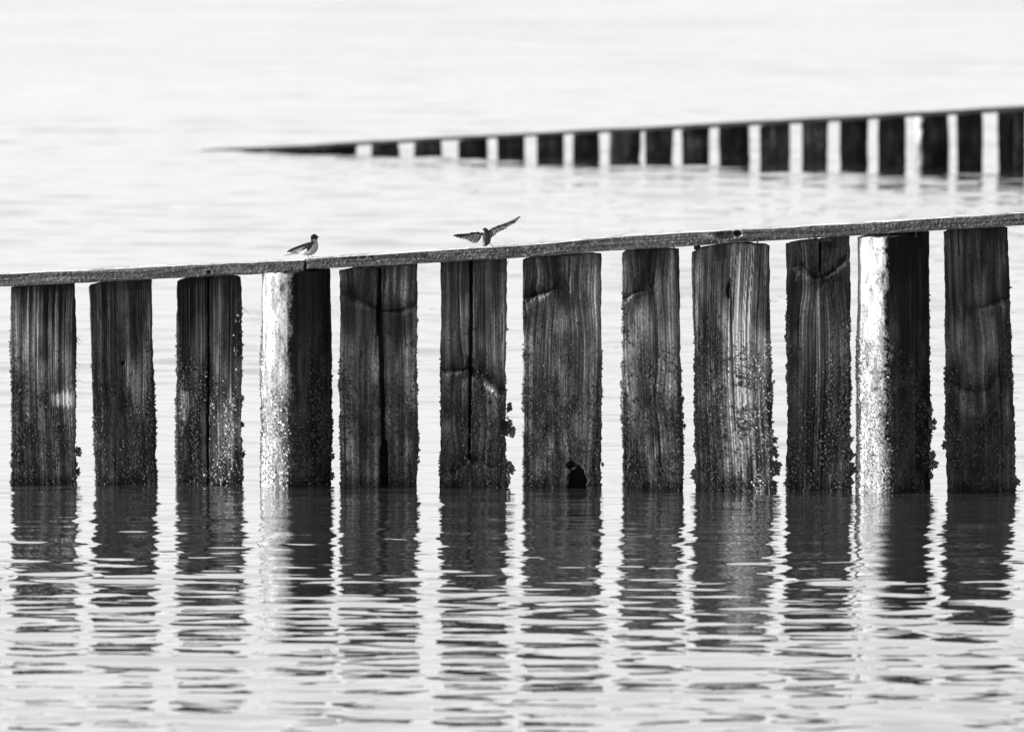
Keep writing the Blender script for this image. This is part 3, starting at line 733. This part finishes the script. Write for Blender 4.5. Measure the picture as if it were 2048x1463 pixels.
# stations run crown -> tail; normal (nn) points right/front for a downward path, so cos<0 is the back
st1 = zs([(912, 372, 12, 12, 0), (910, 395, 52, 48, 0), (907, 432, 74, 62, 0), (905, 475, 72, 62, 0), (903, 520, 66, 62, 0), (905, 575, 84, 78, 0), (892, 630, 100, 88, 0),
          (855, 685, 104, 88, 0), (800, 730, 82, 74, 0), (735, 755, 58, 52, 0), (670, 765, 36, 32, 0), (610, 768, 20, 18, 0), (560, 772, 8, 8, 0)])
loft('body', FL, st1, M_FEATH, b1, 20, tone1, BQ)
def P1(a, b): return Z1(a, b)
# beak
g = Geo(); s_, z_ = FL.sz(*P1(968, 432), BQ); e_, ez = FL.sz(*P1(1014, 433), BQ)
g.tube([FL.P(s_, BQ, z_), FL.P((s_+e_)/2, BQ, (z_+ez)/2+.0002), FL.P(e_, BQ, ez)], [.0045, .0022, .0004], .012, 8)
o = link('beak', g.mesh('beak'), M_BEAK); adopt(o, b1)
ball('eye', FL, *P1(935, 428), BQ+.0142, .55, .004, M_BEAK, b1)
# folded near wing: shoulder to crossing tip
feather_fan('wing', FL, [(P1(850, 560), P1(350, 742), 4.6, .015, 1.0), (P1(860, 575), P1(400, 742), 5.2, .05, .6), (P1(850, 590), P1(450, 735), 6.0, .30, .2), (P1(870, 575), P1(560, 725), 6.5, .34, .1),
                         (P1(890, 560), P1(640, 690), 6.0, .05, -.2), (P1(900, 550), P1(705, 635), 6.5, .018, 0), (P1(905, 535), P1(745, 610), 6.5, .022, 0)], M_FEATH, b1, BQ+.017, .0004, .0006)
feather_fan('wing', FL, [(P1(830, 540), P1(345, 738), 4.0, .02, 1.0), (P1(830, 550), P1(420, 728), 5.0, .025, 1.0), (P1(840, 560), P1(560, 690), 7.0, .02, .5)], M_FEATH, b1, BQ-.014, .0006, .0006)
feather_fan('tail', FL, [(P1(640, 765), P1(262, 812), 2.4, .30, .5), (P1(640, 760), P1(360, 790), 3.2, .25, .4), (P1(640, 755), P1(430, 765), 4.2, .10, .2), (P1(650, 770), P1(480, 765), 4.0, .3, 0)], M_FEATH, b1, BQ+.002, -.0012, .0005)
zr = rail_top_z(622)[1]
for (lx, fx, q_) in ((765, 800, BQ+.012), (838, 876, BQ-.008)):
    g = Geo(); s_, z_ = FL.sz(*P1(lx, 775), q_); sf, _ = FL.sz(*P1(fx, 825), q_); zf = zr+.001
    g.tube([FL.P(s_, q_, z_), FL.P(s_*.4+sf*.6, q_, z_*.35+zf*.65), FL.P(sf, q_, zf+.001)], [.0018, .0012, .0011], .02, 6)
    for dx_, dq_ in ((.013, 0), (.011, .006), (.011, -.006), (-.009, 0)):
        g.tube([FL.P(sf, q_, zf+.0012), FL.P(sf+dx_*.5, q_+dq_*.5, zf+.0025), FL.P(sf+dx_, q_+dq_, zf+.0005)], [.0011, .001, .0005], .02, 5)
    o = link('leg', g.mesh('leg'), M_BEAK); adopt(o, b1)

# --- swallow landing with spread wings, facing the camera
b2 = empty('flapping_swallow', tuple(FL.P(rail_top_z(975)[0], BQ, rail_top_z(975)[1])), 'swallow with both wings spread wide, landing on the middle of the rail', 'bird', 'swallows on the rail')
Z2_ = Zm(880, 411.0)
def tone2(x, y, ct, st, f_):
    X_, Y_ = (x-880)*10.24, (y-411)*10.24
    if f_ < .32:
        if ct < -.35 and st > -.3 and 512 < Y_ < 548: return .5      # pale cheek
        return .016 if Y_ < 530 else .05
    if st < -.1: return .02
    return .045 + .13*max(0, -ct)*(.3+f_) if ct < 0 else .035  # breast lighter on the sun's side, light painted into the tone
st2 = [(*Z2_(a, b), c/10.24, d/10.24, e/10.24) for a, b, c, d, e in
       [(935, 455, 10, 10, 10), (932, 470, 40, 38, 10), (930, 500, 60, 60, 14), (928, 530, 62, 62, 12), (935, 565, 72, 66, 6), (940, 610, 92, 82, 0), (942, 660, 100, 90, 0), (940, 710, 98, 88, -4),
        (935, 755, 82, 74, -10), (925, 795, 50, 50, -16), (910, 822, 20, 24, -22)]]
loft('body', FL, st2, M_FEATH, b2, 20, tone2, BQ)
P2 = lambda a, b: Z2_(a, b)
g = Geo(); s_, z_ = FL.sz(*P2(905, 505), BQ); e_, ez = FL.sz(*P2(884, 508), BQ)
g.tube([FL.P(s_, BQ+.013, z_), FL.P(e_, BQ+.022, ez)], [.0035, .0005], .01, 8)
o = link('beak', g.mesh('beak'), M_BEAK); adopt(o, b2)
ball('eye', FL, *P2(916, 492), BQ+.0150, .5, .004, M_BEAK, b2)
ball('eye', FL, *P2(965, 495), BQ+.0140, .5, .004, M_BEAK, b2)
def wing(lead, trail, roots, name, darkf):
    """quills fan from the bone out to the trailing edge; coverts overlap the bone"""
    fs = []
    n_ = len(trail)
    for i, (t_, r_) in enumerate(zip(trail, roots)):
        fs.append((P2(*r_), P2(*t_), 5.2 if i > 3 else 4.0, (.16 if i % 2 else .10) if i > 2 else .07, .6))
    # coverts
    for i in range(len(lead)-1):
        a = np.array(lead[i], float); b = np.array(lead[i+1], float)
        fs.append((P2(*(a*1.0)), P2(*(b*1.0)), 6.5-.9*i, .03, .2))
    return feather_fan(name, FL, fs, M_WING, b2, BQ-.002, .0003, .0005, (970, darkf))
# viewer's left wing
wing([(880, 590), (830, 575), (740, 560), (600, 580), (470, 602), (330, 620)],
     [(268, 622), (330, 645), (390, 668), (450, 685), (510, 696), (565, 722), (615, 748), (660, 765), (705, 772), (745, 768), (780, 730), (805, 690)],
     [(500, 590), (540, 588), (580, 583), (620, 578), (650, 575), (685, 570), (710, 568), (735, 565), (765, 565), (795, 570), (825, 575), (850, 580)], 'wing', .72)
wing([(990, 560), (1040, 500), (1110, 460), (1230, 410), (1370, 365), (1500, 315)],
     [(1650, 222), (1600, 280), (1555, 335), (1490, 370), (1430, 400), (1370, 458), (1310, 492), (1250, 520), (1190, 555), (1140, 600), (1095, 630), (1050, 665)],
     [(1400, 345), (1380, 355), (1350, 365), (1300, 385), (1260, 400), (1220, 415), (1180, 430), (1140, 450), (1110, 465), (1080, 485), (1055, 505), (1030, 530)], 'wing', .3)
feather_fan('tail', FL, [(P2(925, 780), P2(880, 830), 4, .04, 0), (P2(930, 780), P2(915, 838), 4, .035, 0), (P2(935, 780), P2(950, 830), 4, .04, 0)], M_WING, b2, BQ-.055, .001, .0006)
zr = rail_top_z(980)[1]
for (lx, fx, q_) in ((1005, 1075, BQ+.01), (900, 905, BQ+.0)):
    g = Geo(); s_, z_ = FL.sz(*P2(lx, 765), q_); sf, _ = FL.sz(*P2(fx, 815), q_); zf = zr+.0015
    g.tube([FL.P(s_, q_, z_), FL.P((s_+sf)/2, q_, (z_+zf)/2+.002), FL.P(sf, q_, zf)], [.003, .0016, .0013], .02, 6)
    for dx_, dq_ in ((.005, .011), (-.004, .011), (.010, .006), (0, -.009)):
        g.tube([FL.P(sf, q_, zf), FL.P(sf+dx_*.5, q_+dq_*.5, zf+.0015), FL.P(sf+dx_, q_+dq_, zf-.0005)], [.0011, .001, .0005], .02, 5)
    o = link('leg', g.mesh('leg'), M_BEAK); adopt(o, b2)
print('tris', sum(sum(len(p.vertices)-2 for p in o.data.polygons) for o in sc.objects if o.type == 'MESH' and len(o.data.polygons) < 5000) + 2*sum(len(o.data.polygons) for o in sc.objects if o.type == 'MESH' and len(o.data.polygons) >= 5000))
